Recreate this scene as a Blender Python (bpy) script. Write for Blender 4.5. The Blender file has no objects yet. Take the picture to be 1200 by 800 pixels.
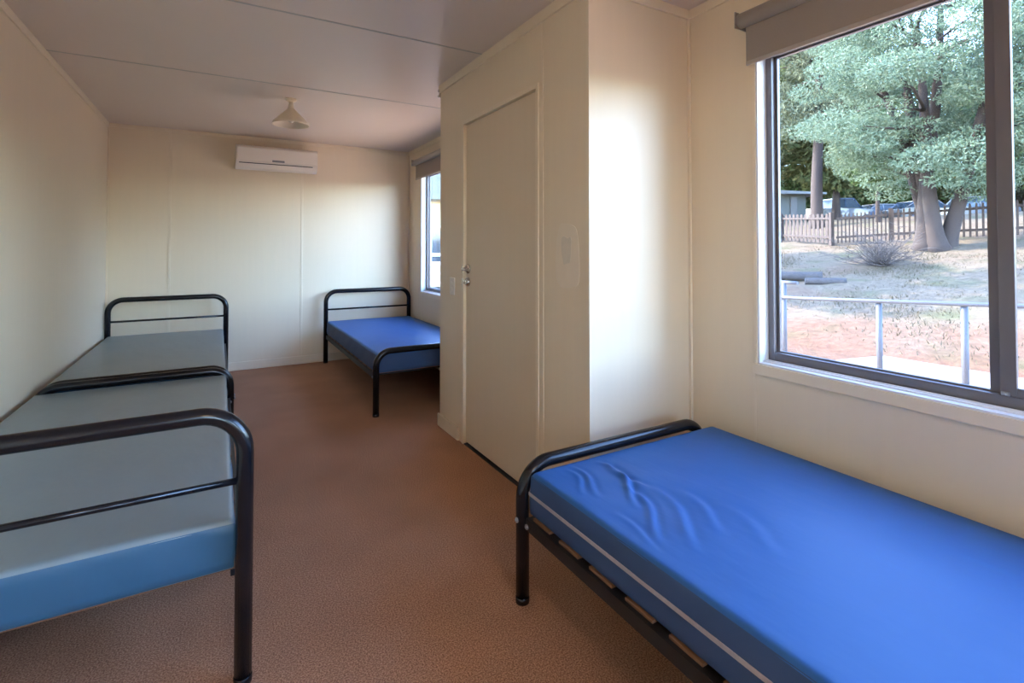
import bpy, bmesh, math, random
import numpy as np
from mathutils import Vector, Matrix

# ------------------------------------------------------------------ camera, world, sun, exposure
SC = bpy.context.scene
C = SC.collection
PI = math.pi
R = math.radians

YAW = 0.525
cam_d = bpy.data.cameras.new('camera')
cam_d.sensor_width = 36.0
cam_d.lens = 36.0 * 594.24 / 1200.0
cam_d.shift_y = -(400 - 279.27) / 1200.0
cam_d.clip_start = 0.05
cam_d.clip_end = 500
cam = bpy.data.objects.new('camera', cam_d)
C.objects.link(cam)
cam.location = (0, 0, 1.2418)
cam.rotation_euler = (PI / 2 + 0.0196, 0, -YAW)
SC.camera = cam

SC.view_settings.view_transform = 'Standard'
SC.view_settings.look = 'None'
SC.view_settings.exposure = 0.0
SC.view_settings.gamma = 1.0
SC.view_settings.use_curve_mapping = False

SKY_STRENGTH = 4.3
SUN_STRENGTH = 23.0
world = bpy.data.worlds.new('world')
SC.world = world
world.use_nodes = True
wn = world.node_tree
wn.nodes.clear()
sky = wn.nodes.new('ShaderNodeTexSky')
sky.sky_type = 'NISHITA'
sky.sun_disc = False
sky.sun_elevation = R(36)
sky.sun_rotation = R(-35)
sky.air_density = 1.0
sky.dust_density = 0.4
sky.ozone_density = 2.0
bg = wn.nodes.new('ShaderNodeBackground')
bg.inputs['Strength'].default_value = SKY_STRENGTH
wo = wn.nodes.new('ShaderNodeOutputWorld')
tint = wn.nodes.new('ShaderNodeVectorMath'); tint.operation = 'MULTIPLY'
tint.inputs[1].default_value = (0.93, 0.97, 1.10)
wn.links.new(sky.outputs[0], tint.inputs[0])
wn.links.new(tint.outputs[0], bg.inputs[0])
wn.links.new(bg.outputs[0], wo.inputs[0])

sun_d = bpy.data.lights.new('sun', 'SUN')
sun_d.energy = SUN_STRENGTH
sun_d.angle = R(0.6)
sun_d.color = (1.0, 0.90, 0.75)
sun = bpy.data.objects.new('sun', sun_d)
C.objects.link(sun)
sun.location = (-5, 10, 20)
sun.rotation_euler = Vector((-0.38, 0.78, 0.62)).to_track_quat('Z', 'Y').to_euler()

# ------------------------------------------------------------------ materials
def new_mat(name):
    m = bpy.data.materials.new(name)
    m.use_nodes = True
    nt = m.node_tree
    b = nt.nodes['Principled BSDF']
    return m, nt, b

def pmat(name, col, rough=0.5, metal=0.0, var=0.0, scale=8.0, bump=0.0, bscale=60.0, bdist=0.002, spec=0.5, coat=0.0):
    m, nt, b = new_mat(name)
    b.inputs['Roughness'].default_value = rough
    b.inputs['Metallic'].default_value = metal
    b.inputs['Specular IOR Level'].default_value = spec
    b.inputs['Coat Weight'].default_value = coat
    tc = nt.nodes.new('ShaderNodeTexCoord')
    n = nt.nodes.new('ShaderNodeTexNoise')
    n.inputs['Scale'].default_value = scale
    n.inputs['Detail'].default_value = 4
    nt.links.new(tc.outputs['Object'], n.inputs['Vector'])
    mx = nt.nodes.new('ShaderNodeMix')
    mx.data_type = 'RGBA'
    mx.inputs['A'].default_value = tuple(c * (1 - var) for c in col) + (1,)
    mx.inputs['B'].default_value = tuple(min(1, c * (1 + var)) for c in col) + (1,)
    nt.links.new(n.outputs['Fac'], mx.inputs['Factor'])
    nt.links.new(mx.outputs['Result'], b.inputs['Base Color'])
    if bump:
        n2 = nt.nodes.new('ShaderNodeTexNoise')
        n2.inputs['Scale'].default_value = bscale
        n2.inputs['Detail'].default_value = 3
        nt.links.new(tc.outputs['Object'], n2.inputs['Vector'])
        bp = nt.nodes.new('ShaderNodeBump')
        bp.inputs['Strength'].default_value = bump
        bp.inputs['Distance'].default_value = bdist
        nt.links.new(n2.outputs['Fac'], bp.inputs['Height'])
        nt.links.new(bp.outputs['Normal'], b.inputs['Normal'])
    return m

def carpet_mat():
    m, nt, b = new_mat('carpet')
    b.inputs['Roughness'].default_value = 0.95
    b.inputs['Specular IOR Level'].default_value = 0.15
    tc = nt.nodes.new('ShaderNodeTexCoord')
    n = nt.nodes.new('ShaderNodeTexNoise'); n.inputs['Scale'].default_value = 210; n.inputs['Detail'].default_value = 2
    cr = nt.nodes.new('ShaderNodeValToRGB')
    cr.color_ramp.elements[0].position = 0.36; cr.color_ramp.elements[0].color = (0.26, 0.125, 0.068, 1)
    cr.color_ramp.elements[1].position = 0.66; cr.color_ramp.elements[1].color = (0.62, 0.34, 0.205, 1)
    n2 = nt.nodes.new('ShaderNodeTexNoise'); n2.inputs['Scale'].default_value = 2.2; n2.inputs['Detail'].default_value = 5
    mr = nt.nodes.new('ShaderNodeMapRange')
    mr.inputs['From Min'].default_value = 0.3; mr.inputs['From Max'].default_value = 0.7
    mr.inputs['To Min'].default_value = 0.88; mr.inputs['To Max'].default_value = 1.10
    mul = nt.nodes.new('ShaderNodeVectorMath'); mul.operation = 'SCALE'
    nt.links.new(tc.outputs['Object'], n.inputs['Vector']); nt.links.new(tc.outputs['Object'], n2.inputs['Vector'])
    nt.links.new(n.outputs['Fac'], cr.inputs[0]); nt.links.new(n2.outputs['Fac'], mr.inputs['Value'])
    nt.links.new(cr.outputs['Color'], mul.inputs[0]); nt.links.new(mr.outputs[0], mul.inputs['Scale'])
    nt.links.new(mul.outputs[0], b.inputs['Base Color'])
    bp = nt.nodes.new('ShaderNodeBump'); bp.inputs['Strength'].default_value = 0.7; bp.inputs['Distance'].default_value = 0.004
    nt.links.new(n.outputs['Fac'], bp.inputs['Height']); nt.links.new(bp.outputs[0], b.inputs['Normal'])
    return m

def wall_mat(name='wall_paint', col=(0.83, 0.685, 0.49), rough=0.42):
    m, nt, b = new_mat(name)
    b.inputs['Roughness'].default_value = rough
    b.inputs['Specular IOR Level'].default_value = 0.55
    tc = nt.nodes.new('ShaderNodeTexCoord')
    mp = nt.nodes.new('ShaderNodeMapping'); mp.inputs['Scale'].default_value = (14, 14, 0.7)
    n = nt.nodes.new('ShaderNodeTexNoise'); n.inputs['Scale'].default_value = 2.0; n.inputs['Detail'].default_value = 5
    n3 = nt.nodes.new('ShaderNodeTexNoise'); n3.inputs['Scale'].default_value = 1.1; n3.inputs['Detail'].default_value = 6
    nt.links.new(tc.outputs['Object'], mp.inputs[0]); nt.links.new(mp.outputs[0], n.inputs['Vector'])
    nt.links.new(tc.outputs['Object'], n3.inputs['Vector'])
    mx = nt.nodes.new('ShaderNodeMix'); mx.data_type = 'RGBA'
    mx.inputs['A'].default_value = tuple(c * 0.95 for c in col) + (1,)
    mx.inputs['B'].default_value = tuple(c * 1.05 for c in col) + (1,)
    av = nt.nodes.new('ShaderNodeMath'); av.operation = 'ADD'
    nt.links.new(n.outputs['Fac'], av.inputs[0]); nt.links.new(n3.outputs['Fac'], av.inputs[1])
    hv = nt.nodes.new('ShaderNodeMath'); hv.operation = 'MULTIPLY'; hv.inputs[1].default_value = 0.5
    nt.links.new(av.outputs[0], hv.inputs[0]); nt.links.new(hv.outputs[0], mx.inputs['Factor'])
    nt.links.new(mx.outputs['Result'], b.inputs['Base Color'])
    bp = nt.nodes.new('ShaderNodeBump'); bp.inputs['Strength'].default_value = 0.08; bp.inputs['Distance'].default_value = 0.002
    nt.links.new(n.outputs['Fac'], bp.inputs['Height']); nt.links.new(bp.outputs[0], b.inputs['Normal'])
    return m

def ground_mat():
    m, nt, b = new_mat('dry_ground')
    b.inputs['Roughness'].default_value = 0.95
    b.inputs['Specular IOR Level'].default_value = 0.1
    tc = nt.nodes.new('ShaderNodeTexCoord')
    sx = nt.nodes.new('ShaderNodeSeparateXYZ'); nt.links.new(tc.outputs['Object'], sx.inputs[0])
    nb = nt.nodes.new('ShaderNodeTexNoise'); nb.inputs['Scale'].default_value = 0.45; nb.inputs['Detail'].default_value = 6
    nf = nt.nodes.new('ShaderNodeTexNoise'); nf.inputs['Scale'].default_value = 7; nf.inputs['Detail'].default_value = 8; nf.inputs['Roughness'].default_value = 0.75
    nt.links.new(tc.outputs['Object'], nb.inputs['Vector']); nt.links.new(tc.outputs['Object'], nf.inputs['Vector'])
    # red dirt near the path, straw grass further up
    mr = nt.nodes.new('ShaderNodeMapRange')
    mr.inputs['From Min'].default_value = 8.6; mr.inputs['From Max'].default_value = 11.5
    nt.links.new(sx.outputs['X'], mr.inputs['Value'])
    ad = nt.nodes.new('ShaderNodeMath'); ad.operation = 'ADD'
    s1 = nt.nodes.new('ShaderNodeMath'); s1.operation = 'MULTIPLY_ADD'; s1.inputs[1].default_value = 2.2; s1.inputs[2].default_value = -1.1
    nt.links.new(nb.outputs['Fac'], s1.inputs[0])
    nt.links.new(mr.outputs[0], ad.inputs[0]); nt.links.new(s1.outputs[0], ad.inputs[1]); ad.use_clamp = True
    mx = nt.nodes.new('ShaderNodeMix'); mx.data_type = 'RGBA'
    mx.inputs['A'].default_value = (0.52, 0.27, 0.165, 1)
    mx.inputs['B'].default_value = (0.50, 0.38, 0.26, 1)
    nt.links.new(ad.outputs[0], mx.inputs['Factor'])
    # green patches
    ng = nt.nodes.new('ShaderNodeTexNoise'); ng.inputs['Scale'].default_value = 0.9; ng.inputs['Detail'].default_value = 8
    mpg = nt.nodes.new('ShaderNodeMapping'); mpg.inputs['Location'].default_value = (7, 3, 0)
    nt.links.new(tc.outputs['Object'], mpg.inputs[0]); nt.links.new(mpg.outputs[0], ng.inputs['Vector'])
    gr = nt.nodes.new('ShaderNodeMapRange'); gr.inputs['From Min'].default_value = 0.52; gr.inputs['From Max'].default_value = 0.70
    gr.inputs['To Max'].default_value = 0.6
    nt.links.new(ng.outputs['Fac'], gr.inputs['Value'])
    mg = nt.nodes.new('ShaderNodeMix'); mg.data_type = 'RGBA'
    mg.inputs['B'].default_value = (0.20, 0.25, 0.10, 1)
    nt.links.new(gr.outputs[0], mg.inputs['Factor']); nt.links.new(mx.outputs['Result'], mg.inputs['A'])
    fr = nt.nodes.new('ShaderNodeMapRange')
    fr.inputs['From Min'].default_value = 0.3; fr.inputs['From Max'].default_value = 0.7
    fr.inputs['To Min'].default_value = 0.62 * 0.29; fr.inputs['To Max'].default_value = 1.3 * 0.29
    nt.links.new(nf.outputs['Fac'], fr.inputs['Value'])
    ml = nt.nodes.new('ShaderNodeVectorMath'); ml.operation = 'SCALE'
    nt.links.new(mg.outputs['Result'], ml.inputs[0]); nt.links.new(fr.outputs[0], ml.inputs['Scale'])
    nt.links.new(ml.outputs[0], b.inputs['Base Color'])
    bp = nt.nodes.new('ShaderNodeBump'); bp.inputs['Strength'].default_value = 0.8; bp.inputs['Distance'].default_value = 0.08
    nt.links.new(nf.outputs['Fac'], bp.inputs['Height']); nt.links.new(bp.outputs[0], b.inputs['Normal'])
    return m

def leaf_mat(name, c1, c2, trans=0.35):
    m = bpy.data.materials.new(name); m.use_nodes = True
    nt = m.node_tree; nt.nodes.clear()
    geo = nt.nodes.new('ShaderNodeNewGeometry')
    mx = nt.nodes.new('ShaderNodeMix'); mx.data_type = 'RGBA'
    mx.inputs['A'].default_value = c1 + (1,); mx.inputs['B'].default_value = c2 + (1,)
    nt.links.new(geo.outputs['Random Per Island'], mx.inputs['Factor'])
    d = nt.nodes.new('ShaderNodeBsdfDiffuse'); t = nt.nodes.new('ShaderNodeBsdfTranslucent')
    nt.links.new(mx.outputs['Result'], d.inputs[0]); nt.links.new(mx.outputs['Result'], t.inputs[0])
    ms = nt.nodes.new('ShaderNodeMixShader'); ms.inputs[0].default_value = trans
    o = nt.nodes.new('ShaderNodeOutputMaterial')
    nt.links.new(d.outputs[0], ms.inputs[1]); nt.links.new(t.outputs[0], ms.inputs[2]); nt.links.new(ms.outputs[0], o.inputs[0])
    return m

def glass_mat():
    m = bpy.data.materials.new('window_glass'); m.use_nodes = True
    nt = m.node_tree; nt.nodes.clear()
    tr = nt.nodes.new('ShaderNodeBsdfTransparent'); tr.inputs[0].default_value = (0.96, 0.97, 0.97, 1)
    gl = nt.nodes.new('ShaderNodeBsdfGlossy'); gl.inputs['Roughness'].default_value = 0.02
    geo = nt.nodes.new('ShaderNodeNewGeometry')
    dt = nt.nodes.new('ShaderNodeVectorMath'); dt.operation = 'DOT_PRODUCT'
    nt.links.new(geo.outputs['Normal'], dt.inputs[0]); nt.links.new(geo.outputs['Incoming'], dt.inputs[1])
    ab = nt.nodes.new('ShaderNodeMath'); ab.operation = 'ABSOLUTE'; nt.links.new(dt.outputs['Value'], ab.inputs[0])
    om = nt.nodes.new('ShaderNodeMath'); om.operation = 'SUBTRACT'; om.inputs[0].default_value = 1.0; nt.links.new(ab.outputs[0], om.inputs[1])
    pw = nt.nodes.new('ShaderNodeMath'); pw.operation = 'POWER'; pw.inputs[1].default_value = 5.0; nt.links.new(om.outputs[0], pw.inputs[0])
    fr = nt.nodes.new('ShaderNodeMath'); fr.operation = 'MULTIPLY_ADD'; fr.inputs[1].default_value = 0.75; fr.inputs[2].default_value = 0.02
    nt.links.new(pw.outputs[0], fr.inputs[0])
    ms = nt.nodes.new('ShaderNodeMixShader'); o = nt.nodes.new('ShaderNodeOutputMaterial')
    nt.links.new(fr.outputs[0], ms.inputs[0]); nt.links.new(tr.outputs[0], ms.inputs[1]); nt.links.new(gl.outputs[0], ms.inputs[2])
    nt.links.new(ms.outputs[0], o.inputs[0])
    return m

def vinyl_mat(name, col, rough=0.4, spec=0.5, coat=0.0):
    m, nt, b = new_mat(name)
    b.inputs['Roughness'].default_value = rough
    b.inputs['Specular IOR Level'].default_value = spec
    b.inputs['Coat Weight'].default_value = coat
    b.inputs['Coat Roughness'].default_value = 0.35
    tc = nt.nodes.new('ShaderNodeTexCoord')
    n = nt.nodes.new('ShaderNodeTexNoise'); n.inputs['Scale'].default_value = 3.0; n.inputs['Detail'].default_value = 4
    nt.links.new(tc.outputs['Object'], n.inputs['Vector'])
    mx = nt.nodes.new('ShaderNodeMix'); mx.data_type = 'RGBA'
    mx.inputs['A'].default_value = tuple(c * 0.93 for c in col) + (1,); mx.inputs['B'].default_value = tuple(c * 1.07 for c in col) + (1,)
    nt.links.new(n.outputs['Fac'], mx.inputs['Factor']); nt.links.new(mx.outputs['Result'], b.inputs['Base Color'])
    mp = nt.nodes.new('ShaderNodeMapping'); mp.inputs['Scale'].default_value = (7, 2.5, 4); mp.inputs['Rotation'].default_value = (0, 0, 0.5)
    n2 = nt.nodes.new('ShaderNodeTexNoise'); n2.inputs['Scale'].default_value = 1.5; n2.inputs['Detail'].default_value = 3
    nt.links.new(tc.outputs['Object'], mp.inputs[0]); nt.links.new(mp.outputs[0], n2.inputs['Vector'])
    bp = nt.nodes.new('ShaderNodeBump'); bp.inputs['Strength'].default_value = 0.35; bp.inputs['Distance'].default_value = 0.01
    nt.links.new(n2.outputs['Fac'], bp.inputs['Height']); nt.links.new(bp.outputs[0], b.inputs['Normal'])
    return m

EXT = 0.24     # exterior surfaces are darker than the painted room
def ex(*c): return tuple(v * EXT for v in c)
M = dict(
    wall=wall_mat(),
    trim=wall_mat('trim_paint', (0.85, 0.71, 0.52), 0.35),
    door=wall_mat('door_paint', (0.77, 0.625, 0.445), 0.38),
    patch=pmat('bare_patch', (0.84, 0.71, 0.54), 0.6, var=0.06, scale=14),
    mark=pmat('blue_grey_mark', (0.74, 0.64, 0.50), 0.6, var=0.08, scale=30),
    ceiling=pmat('ceiling_panel', (0.74, 0.62, 0.52), 0.36, var=0.03, scale=1.5, bump=0.08, bscale=30),
    joint=pmat('ceiling_joint', (0.50, 0.46, 0.41), 0.5, var=0.03),
    carpet=carpet_mat(),
    black=pmat('black_enamel', (0.006, 0.006, 0.008), 0.2, var=0.2, scale=20, bump=0.05, bscale=90, spec=0.42),
    iron=pmat('black_angle_iron', (0.012, 0.012, 0.013), 0.45, var=0.3, scale=30, bump=0.2, bscale=120),
    slat=pmat('timber_slat', (0.24, 0.115, 0.055), 0.6, var=0.25, scale=12),
    steel=pmat('bolt_steel', (0.42, 0.42, 0.43), 0.4, metal=0.8, var=0.1),
    chrome=pmat('chrome', (0.62, 0.60, 0.57), 0.18, metal=1.0, var=0.06, scale=20),
    plastic=pmat('white_plastic', (0.86, 0.78, 0.67), 0.35, var=0.02),
    shade=pmat('lampshade_plastic', (0.86, 0.74, 0.56), 0.4, var=0.03),
    dark=pmat('dark_plastic', (0.03, 0.03, 0.035), 0.4, var=0.1),
    grey=pmat('grey_plastic', (0.25, 0.25, 0.26), 0.4, var=0.05),
    alu=pmat('grey_aluminium', (0.18, 0.165, 0.17), 0.38, metal=0.35, var=0.06, scale=15),
    liner=pmat('white_liner', (0.82, 0.82, 0.82), 0.35, var=0.02),
    blind=pmat('blind_fabric', (0.31, 0.255, 0.21), 0.85, var=0.05, scale=160, bump=0.2, bscale=400, bdist=0.0005),
    blindtube=pmat('blind_case', (0.40, 0.34, 0.29), 0.5, var=0.03),
    glass=glass_mat(),
    vblue=vinyl_mat('blue_vinyl', (0.028, 0.125, 0.36), 0.5, 0.3),
    vside=vinyl_mat('dark_blue_fabric', (0.045, 0.085, 0.19), 0.6, 0.3),
    vglare=vinyl_mat('glare_grey_vinyl', (0.20, 0.245, 0.25), 0.33, 0.6),  # glare off shiny vinyl painted into the grey of the left tops
    vteal=vinyl_mat('blue_vinyl_side', (0.03, 0.10, 0.17), 0.4, 0.5),
    piping=pmat('pale_piping', (0.42, 0.36, 0.37), 0.6, var=0.15, scale=60),
    ground=ground_mat(),
    concrete=pmat('concrete', (0.27, 0.22, 0.195), 0.9, var=0.1, scale=3, bump=0.3, bscale=25),
    bounce=pmat('orange_bounce', (0.68, 0.43, 0.27), 0.95, var=0.2, scale=30, bump=0.6, bscale=40, bdist=0.01),  # for the added bed outside that reflects warm light indoors
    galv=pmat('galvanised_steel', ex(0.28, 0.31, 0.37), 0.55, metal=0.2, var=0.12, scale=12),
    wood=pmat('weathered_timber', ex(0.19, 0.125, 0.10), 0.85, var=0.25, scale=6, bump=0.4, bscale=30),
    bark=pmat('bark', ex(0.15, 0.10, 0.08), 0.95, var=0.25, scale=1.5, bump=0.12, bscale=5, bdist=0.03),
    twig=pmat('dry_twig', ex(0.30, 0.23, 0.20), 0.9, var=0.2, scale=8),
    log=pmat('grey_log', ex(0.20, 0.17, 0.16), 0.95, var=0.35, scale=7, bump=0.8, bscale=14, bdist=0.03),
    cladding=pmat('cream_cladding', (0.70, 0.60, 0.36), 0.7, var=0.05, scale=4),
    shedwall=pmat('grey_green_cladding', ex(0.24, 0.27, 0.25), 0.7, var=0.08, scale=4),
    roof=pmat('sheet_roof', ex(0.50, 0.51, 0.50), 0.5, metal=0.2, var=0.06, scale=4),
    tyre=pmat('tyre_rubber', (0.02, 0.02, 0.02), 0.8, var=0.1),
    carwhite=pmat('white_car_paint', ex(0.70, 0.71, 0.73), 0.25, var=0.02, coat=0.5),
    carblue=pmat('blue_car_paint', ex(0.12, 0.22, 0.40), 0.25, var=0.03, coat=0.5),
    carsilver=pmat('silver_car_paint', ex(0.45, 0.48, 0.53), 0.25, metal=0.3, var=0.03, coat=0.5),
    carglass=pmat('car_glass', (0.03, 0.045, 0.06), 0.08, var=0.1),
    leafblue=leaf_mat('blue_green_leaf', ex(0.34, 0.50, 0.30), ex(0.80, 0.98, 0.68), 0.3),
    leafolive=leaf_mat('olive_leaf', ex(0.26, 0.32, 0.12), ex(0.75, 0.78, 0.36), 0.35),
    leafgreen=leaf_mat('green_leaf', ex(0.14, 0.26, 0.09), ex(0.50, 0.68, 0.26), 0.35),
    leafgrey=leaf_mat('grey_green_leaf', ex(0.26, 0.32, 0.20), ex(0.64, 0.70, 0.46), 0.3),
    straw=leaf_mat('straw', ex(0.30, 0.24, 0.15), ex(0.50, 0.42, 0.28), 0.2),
)

# ------------------------------------------------------------------ mesh helpers
def box(bm, x0, x1, y0, y1, z0, z1, bev=0.0, seg=2):
    vs = [bm.verts.new((x, y, z)) for x in (x0, x1) for y in (y0, y1) for z in (z0, z1)]
    fi = [(0, 1, 3, 2), (4, 6, 7, 5), (0, 4, 5, 1), (2, 3, 7, 6), (0, 2, 6, 4), (1, 5, 7, 3)]
    fs = [bm.faces.new([vs[i] for i in f]) for f in fi]
    if bev > 0:
        es = list({e for f in fs for e in f.edges})
        bmesh.ops.bevel(bm, geom=es, offset=bev, segments=seg, affect='EDGES', profile=0.6)

def tube(bm, pts, r, n=14, caps=True, closed=False):
    pts = [Vector(p) for p in pts]
    rs = r if isinstance(r, (list, tuple)) else [r] * len(pts)
    up = None
    rings = []
    for i, p in enumerate(pts):
        a = pts[max(i - 1, 0)]; b = pts[min(i + 1, len(pts) - 1)]
        t = (b - a).normalized()
        if up is None:
            up = Vector((0, 0, 1)) if abs(t.z) < 0.9 else Vector((0, 1, 0))
        u = (up - t * up.dot(t)).normalized(); v = t.cross(u); up = u
        rings.append([bm.verts.new(p + (u * math.cos(2 * PI * k / n) + v * math.sin(2 * PI * k / n)) * rs[i]) for k in range(n)])
    for a, b in zip(rings, rings[1:]):
        for k in range(n):
            f = bm.faces.new((a[k], a[(k + 1) % n], b[(k + 1) % n], b[k])); f.smooth = True
    if caps:
        bm.faces.new(list(reversed(rings[0]))); bm.faces.new(rings[-1])

def lathe(bm, prof, axis_pt=(0, 0, 0), n=32, rot=None):
    """prof: list of (r, h); revolved about +Z, then rotated by rot and moved."""
    rot = rot or Matrix.Identity(3)
    o = Vector(axis_pt); rings = []
    for r, h in prof:
        if r < 1e-6:
            rings.append([bm.verts.new(o + rot @ Vector((0, 0, h)))])
        else:
            rings.append([bm.verts.new(o + rot @ Vector((r * math.cos(2 * PI * k / n), r * math.sin(2 * PI * k / n), h))) for k in range(n)])
    for a, b in zip(rings, rings[1:]):
        for k in range(n):
            k2 = (k + 1) % n
            if len(a) == 1 and len(b) == 1: continue
            if len(a) == 1: f = bm.faces.new((a[0], b[k2], b[k]))
            elif len(b) == 1: f = bm.faces.new((a[k], a[k2], b[0]))
            else: f = bm.faces.new((a[k], a[k2], b[k2], b[k]))
            f.smooth = True

def prism(bm, prof, axis, a0, a1):
    """prof: list of 2D points; extruded along axis ('x','y','z') from a0 to a1."""
    def P(u, v, w):
        return {'x': (w, u, v), 'y': (u, w, v), 'z': (u, v, w)}[axis]
    A = [bm.verts.new(P(u, v, a0)) for u, v in prof]; B = [bm.verts.new(P(u, v, a1)) for u, v in prof]
    n = len(prof)
    for i in range(n):
        bm.faces.new((A[i], A[(i + 1) % n], B[(i + 1) % n], B[i]))
    bm.faces.new(list(reversed(A))); bm.faces.new(B)

def obj(name, bm, m, parent=None):
    bmesh.ops.recalc_face_normals(bm, faces=bm.faces)
    me = bpy.data.meshes.new(name); bm.to_mesh(me); bm.free()
    me.materials.append(m)
    o = bpy.data.objects.new(name, me); C.objects.link(o)
    if parent: o.parent = parent
    return o

def struct(name, bm, m, parent=None):
    o = obj(name, bm, m, parent)
    if parent is None: o['kind'] = 'structure'
    return o

def tag(o, label, cat, group=None):
    o['label'] = label; o['category'] = cat
    if group: o['group'] = group
    return o

def thing(name, label, cat, loc=(0, 0, 0), rz=0, group=None):
    o = bpy.data.objects.new(name, None); C.objects.link(o)
    o.location = loc; o.rotation_euler = (0, 0, rz); o.empty_display_size = 0.1
    return tag(o, label, cat, group)

def dup(root, loc, rz, label, group=None):
    r = root.copy(); C.objects.link(r); r.location = loc; r.rotation_euler = (0, 0, rz); r['label'] = label
    if group: r['group'] = group
    for ch in list(root.children):
        c = ch.copy(); C.objects.link(c); c.parent = r
        for g in ch.children:
            d = g.copy(); C.objects.link(d); d.parent = c
    return r

def NB(): return bmesh.new()

def mesh_np(name, verts, faces, m, parent=None, loc=(0, 0, 0)):
    """verts (n,3) array, faces (k,4) array -> one object."""
    me = bpy.data.meshes.new(name)
    nf, w = faces.shape
    me.vertices.add(len(verts)); me.vertices.foreach_set('co', verts.astype(np.float32).ravel())
    me.loops.add(nf * w); me.loops.foreach_set('vertex_index', faces.astype(np.int32).ravel())
    me.polygons.add(nf); me.polygons.foreach_set('loop_start', (np.arange(nf) * w).astype(np.int32))
    me.polygons.foreach_set('loop_total', np.full(nf, w, np.int32))
    me.update(calc_edges=True); me.materials.append(m)
    o = bpy.data.objects.new(name, me); C.objects.link(o); o.location = loc
    if parent: o.parent = parent
    return o

# ------------------------------------------------------------------ the room
H = 2.40
XL, XR = -0.889, 1.979          # side walls
YB, YF = 5.894, -3.40           # far wall, wall behind the camera
PX, PN, PE = 1.3603, 1.695, 3.361   # closet block: long face, near face, far face
T = 0.10

bm = NB(); box(bm, XL - T, XR + T, YF - T, YB + T, -0.12, 0.0); struct('floor', bm, M['carpet'])
bm = NB(); box(bm, XL - T, XR + T, YF - T, YB + T, H, H + 0.08); struct('ceiling', bm, M['ceiling'])
bm = NB(); box(bm, XL - T, XL, YF - T, YB + T, -0.4, H); struct('wall_left', bm, M['wall'])
bm = NB(); box(bm, XL, XR, YB, YB + T, -0.4, H); struct('wall_back', bm, M['wall'])

# right wall with window openings (y0, y1, z0, z1)
WZ0, WZ1 = 0.755, 2.10
WIN = [(-0.95, 1.341), (3.95, 5.453), (-2.9, -1.4)]  # last opening, behind the camera, is added for daylight
bm = NB()
edges = sorted(WIN)
y = YF - T
for (a, b) in edges:
    box(bm, XR, XR + T, y, a, -0.4, H)
    box(bm, XR, XR + T, a, b, -0.4, WZ0)
    box(bm, XR, XR + T, a, b, WZ1, H)
    y = b
box(bm, XR, XR + T, y, YB + T, -0.4, H)
struct('wall_right', bm, M['wall'])
# wall behind the camera with an unseen glazed opening, added to let in skylight
RX0, RX1, RZ0, RZ1 = 0.0, 1.2, 0.9, 2.10
bm = NB()
box(bm, XL, RX0, YF - T, YF, -0.4, H); box(bm, RX1, XR, YF - T, YF, -0.4, H)
box(bm, RX0, RX1, YF - T, YF, -0.4, RZ0); box(bm, RX0, RX1, YF - T, YF, RZ1, H)
struct('wall_front', bm, M['wall'])

# closet block (solid partition walls with a door opening)
DY0, DY1, DZ = 2.085, 2.985, 2.06
bm = NB()
box(bm, PX, PX + 0.07, PN, DY0, 0, H); box(bm, PX, PX + 0.07, DY1, PE, 0, H); box(bm, PX, PX + 0.07, DY0, DY1, DZ, H)
struct('wall_partition_side', bm, M['wall'])
bm = NB(); box(bm, PX + 0.07, XR, PN, PN + 0.07, 0, H); struct('wall_partition_near', bm, M['wall'])
bm = NB(); box(bm, PX + 0.07, XR, PE - 0.07, PE, 0, H); struct('wall_partition_far', bm, M['wall'])

# ceiling panel joints
for k, yj in enumerate((3.906, 2.689, 1.47, 0.25, -0.97, -2.19)):
    bm = NB(); box(bm, XL, XR if yj > PE or yj < PN else PX, yj - 0.006, yj + 0.006, H - 0.002, H + 0.001)
    struct('trim_%d' % (k + 1), bm, M['joint'])
tn = [20]
def trim(x0, x1, y0, y1, z0, z1, bev=0.003, m='trim', name=None):
    bm = NB(); box(bm, x0, x1, y0, y1, z0, z1, bev); tn[0] += 1
    return struct(name or 'trim_%d' % tn[0], bm, M[m])
CT = 0.045
# cornices
trim(XL, XL + 0.010, YF, YB, H - CT, H)
trim(XL + 0.010, XR - 0.010, YB - 0.010, YB, H - 0.035, H)
trim(XR - 0.010, XR, PE, YB, H - CT, H)
trim(XR - 0.010, XR, YF, PN, H - CT, H)
trim(PX - 0.012, PX, PN - 0.012, PE + 0.012, H - 0.055, H)
trim(PX, XR - 0.010, PN - 0.012, PN, H - CT, H)
# shadow gap line under the ceiling of the block
# wall panel battens
for xb in (-0.408, 0.783):
    trim(xb - 0.012, xb + 0.012, YB - 0.004, YB, 0.085, H - 0.035)
trim(XL, XL + 0.012, YB - 0.012, YB, 0.0, H - CT)           # corner beads
trim(XR - 0.012, XR, YB - 0.012, YB, 0.0, H - CT)
trim(XR - 0.014, XR, PN - 0.014, PN, 0.0, H - CT)
trim(PX - 0.003, PX, PN - 0.0035, PN + 0.016, 0.0, H - 0.055, 0.001)
trim(PX - 0.003, PX, 2.043, 2.060, 0.0, H - 0.055, 0.001)   # batten beside the door
trim(XR - 0.002, XR, 1.352, 1.360, 0.0, 0.715, 0.0008)      # panel joint below window
# baseboards
def baseboard(name, x0, x1, y0, y1):
    bm = NB(); box(bm, x0, x1, y0, y1, 0, 0.085, 0.004); struct(name, bm, M['trim'])
baseboard('baseboard_back', XL, XR, YB - 0.014, YB)
baseboard('baseboard_left', XL, XL + 0.014, YF, YB - 0.014)
baseboard('baseboard_right', XR - 0.014, XR, PE, YB - 0.014)
baseboard('baseboard_partition', PX - 0.014, PX, DY1 + 0.045, PE + 0.014)

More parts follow.
